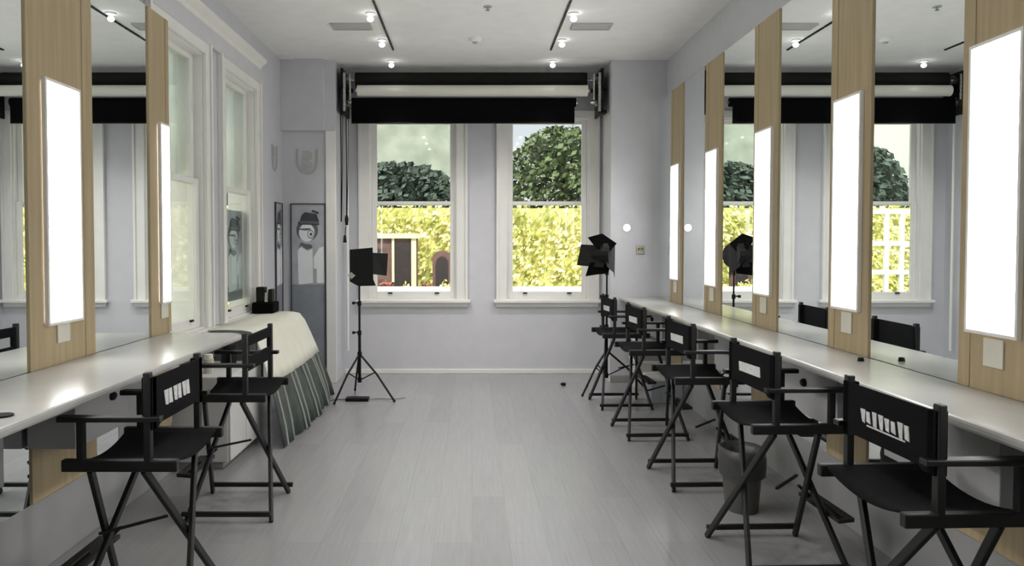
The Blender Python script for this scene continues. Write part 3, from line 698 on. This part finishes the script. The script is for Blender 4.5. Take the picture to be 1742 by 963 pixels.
# waste bin with bag
o = empty('waste_bin', (1.53, 4.30, 0), label='dark grey waste bin with bag liner between the second and middle right chairs', cat='bin')
def ringmesh(rs, n=28, wob=0, sq=.8):
    vs = []; fs = []; rnd = random.Random(3)
    for (r, z) in rs:
        for k in range(n):
            a = 2 * PI * k / n; rr = r * (1 + wob * (math.sin(5 * a + z * 20) * .5 + rnd.uniform(-.5, .5)))
            vs.append((rr * math.cos(a) * sq, rr * math.sin(a), z))
    for i in range(len(rs) - 1):
        for k in range(n): fs.append((i * n + k, i * n + (k + 1) % n, (i + 1) * n + (k + 1) % n, (i + 1) * n + k))
    return MB().raw(vs, fs)
b_ = ringmesh([(.001, .0), (.11, .0), (.145, .34), (.135, .34), (.10, .02), (.001, .02)]); b_.build('bin_body', 'bin_plastic', o)
ringmesh([(.150, .20), (.154, .25), (.158, .30), (.153, .35), (.14, .355), (.12, .30), (.10, .24), (.001, .22)], wob=.05).build('bin_liner', 'bag_grey', o, smooth=True)
# storage boxes beneath far end of the right counter
for i, (y, z0, h, mm_, lb) in enumerate(((8.02, 0, .30, 'plate', 'pale storage box on the floor under the far end of the right counter'), (8.02, .30, .22, 'box_grey', 'grey storage box in the middle of the stack under the counter'), (8.02, .52, .26, 'cabinet_white', 'white storage box topmost of the stack under the far counter'), (7.35, 0, .24, 'print_pale', 'bluish storage box under the right counter, nearest of the boxes'))):
    o = empty('storage_box', (1.853, y, z0), label=lb, cat='box', group='storage boxes under the right counter')
    MB().box(-.16, .14, -.17, .17, 0, h - .03).build('box_body', mm_, o, .004); MB().box(-.165, .145, -.175, .175, h - .03, h).build('box_lid', 'trim_paint', o, .004)

# ---------------------------------------------------------------- outside
tag(MB().box(-14, 14, YB + .16, 40, -.3, -.02).box(-14, XL - .26, -6, YB + .16, -.3, -.02).build('ground', 'paving'), kind='structure')
def leaves(mb, fn, n, s0, s1, rnd):
    for _ in range(n):
        p = Vector(fn()); d = Vector((rnd.gauss(0, 1), rnd.gauss(0, 1), rnd.gauss(0, 1))).normalized(); u = d.orthogonal().normalized(); v = d.cross(u); s = rnd.uniform(s0, s1)
        mb.raw([p - u * s, p - v * s * .6 + d * s * .15, p + u * s, p + v * s * .6], [(0, 1, 2, 3)])
rnd = random.Random(11)
def hedge(x0, x1, y, h, label):
    o = empty('garden_hedge', ((x0 + x1) / 2, y, -.02), label=label, cat='hedge', group='yellow hedges outside the back windows'); cx = (x0 + x1) / 2
    core = MB(); nx, nz = 40, 14; vs = []; fs = []
    for i in range(nx + 1):
        for j in range(nz + 1):
            vs.append((x0 - cx + (x1 - x0) * i / nx, -.1 * math.sin(PI * j / nz) + rnd.uniform(-.06, .06), (h - .05) * j / nz))
    for i in range(nx):
        for j in range(nz): a = i * (nz + 1) + j; fs.append((a, a + 1, a + nz + 2, a + nz + 1))
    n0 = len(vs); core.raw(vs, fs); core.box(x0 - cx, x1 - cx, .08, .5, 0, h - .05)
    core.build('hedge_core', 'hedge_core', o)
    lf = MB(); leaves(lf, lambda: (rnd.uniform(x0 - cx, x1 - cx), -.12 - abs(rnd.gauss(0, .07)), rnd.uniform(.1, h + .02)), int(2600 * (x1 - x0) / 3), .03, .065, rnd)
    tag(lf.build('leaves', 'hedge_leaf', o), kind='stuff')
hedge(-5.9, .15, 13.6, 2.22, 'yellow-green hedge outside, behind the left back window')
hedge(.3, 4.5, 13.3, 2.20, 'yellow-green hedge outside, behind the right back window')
def tree(x, y, h, r, z0, m, label, n=2600, s=(.06, .12), ry=None):
    ry = ry or r
    o = empty('garden_tree', (x, y, -.02), label=label, cat='tree', group='trees beyond the hedge')
    MB().tube([(0, 0, 0), (.05, 0, h * .4), (0, .03, h * .8)], [.12, .09, .04], 10).build('trunk', 'bark', o)
    def pt():
        a = rnd.uniform(0, 2 * PI); q = rnd.random() ** .45; zz = rnd.uniform(-1, 1); k = math.sqrt(max(0, 1 - zz * zz))
        return (math.cos(a) * r * q * k, math.sin(a) * ry * q * k, z0 + (h - z0) * (.5 + .5 * zz * q ** .3))
    lf = MB(); leaves(lf, pt, n, s[0], s[1], rnd); tag(lf.build('crown', m, o), kind='stuff')
tree(-4.95, 17.2, 3.7, .8, .8, 'dark_leaf', 'dark tree outside, leftmost beyond the hedge', 3500)
tree(-1.7, 17.2, 3.35, 2.1, .2, 'dark_leaf', 'wide dark tree outside behind the left back window', 13000, ry=.8)
tree(2.0, 16.9, 4.15, 1.5, .2, 'mid_leaf', 'wide green tree outside behind the right back window', 8000, (.05, .10), ry=.8)
tree(5.3, 17.4, 4.2, 1.1, .8, 'dark_leaf', 'dark tree outside, rightmost beyond the hedge', 3000)
tree(-7.4, 22.2, 3.2, .9, .9, 'mid_leaf', 'green tree outside beyond the far left end of the hedge')
o = empty('neighbour_building', (-4.0, 24, -.02), label='pale grey-green building beyond the trees behind the left back window', cat='building')
MB().box(-7, 4.2, 0, 5, 0, 6.5).build('wall', 'facade', o); MB().box(-7.2, 4.4, -.3, 5.2, 6.5, 6.8).build('roof', 'hut_wall', o)
MB().box(-7, 4.2, -.12, 0, 3.35, 3.45).build('string_course', 'white_garden', o)
o = empty('side_building', (-6.2, 4, -.02), label='pale wall of the neighbouring house beyond the left windows', cat='building')
MB().box(-1, 0, -6, 15.8, 0, 6).build('wall', 'white_garden', o); MB().box(-1.2, .2, -6.2, 16.0, 6, 6.2).build('roof', 'hut_wall', o)
o = empty('garden_hut', (-1.30, 12.6, -.02), label='small brown hut with cream trim outside the left back window', cat='hut')
MB().box(-.75, .38, 0, .4, 0, 1.62).build('wall', 'hut_wall', o)
MB().box(-.80, .43, -.06, .45, 1.62, 1.70).box(-.02, .02, -.03, 0, .9, 1.62).box(.30, .38, -.03, 0, .2, 1.62).build('cream_trim', 'hut_cream', o)
MB().box(.03, .29, -.02, 0, .3, 1.56).build('doorway', 'hut_dark', o)
MB().box(-.5, -.18, -.02, 0, 1.1, 1.45).build('window', 'hut_dark', o)
o = empty('garden_arch', (-.50, 12.75, -.02), label='brown arched niche outside the left back window', cat='arch')
ar = [(-.16, .0), (-.16, 1.28)] + [(-.16 * math.cos(PI * k / 10), 1.28 + .14 * math.sin(PI * k / 10)) for k in range(11)] + [(.16, 1.28), (.16, 0)]
MB().prism(ar, 1, 0, .15).build('arch_body', 'hut_wall', o)
MB().prism([(a * .65, b_ * .93 if b_ > 0 else 0) for a, b_ in ar], 1, -.01, 0.01).build('arch_opening', 'hut_dark', o)
o = MB().box(-2.0, 1.9, 11.75, 11.95, -.02, .78).box(-2.03, 1.93, 11.72, 11.98, .78, .84).build('garden_wall', 'white_garden')
tag(o, 'low white garden wall outside below the back windows', 'wall')
def bush(x, y, z, r, m, label, n=260):
    lf = MB(); leaves(lf, lambda: (x + rnd.gauss(0, r * .5), y + rnd.gauss(0, r * .3), z + abs(rnd.gauss(0, r * .5))), n, .02, .045, rnd)
    lf.tube([(x, y, -.02), (x, y, z + .1)], .012, 6)
    tag(lf.build('garden_plant', m), label, 'plant', 'garden plants by the hut')
bush(-1.06, 12.3, .72, .10, 'hedge_leaf', 'yellow plant in front of the brown hut')
bush(-.74, 12.3, .74, .10, 'red_flower', 'reddish plant right of the hut')
bush(-.38, 12.3, .74, .11, 'hedge_leaf', 'yellow plant in front of the arch')
bush(-1.4, 12.3, .74, .12, 'red_flower', 'reddish plant at the left of the hut')
o = empty('garden_trellis', (-2.62, 12.0, -.02), label='white garden trellis outside, seen in the right mirror', cat='trellis')
t = MB()
for a in (-.5, -.12, .12, .5): t.box(a - .03, a + .03, -.03, .03, 0, 2.05)
for b_ in (.5, 1.05, 1.5, 2.0): t.box(-.53, .53, -.025, .025, b_, b_ + .07)
t.build('trellis_frame', 'white_garden', o)
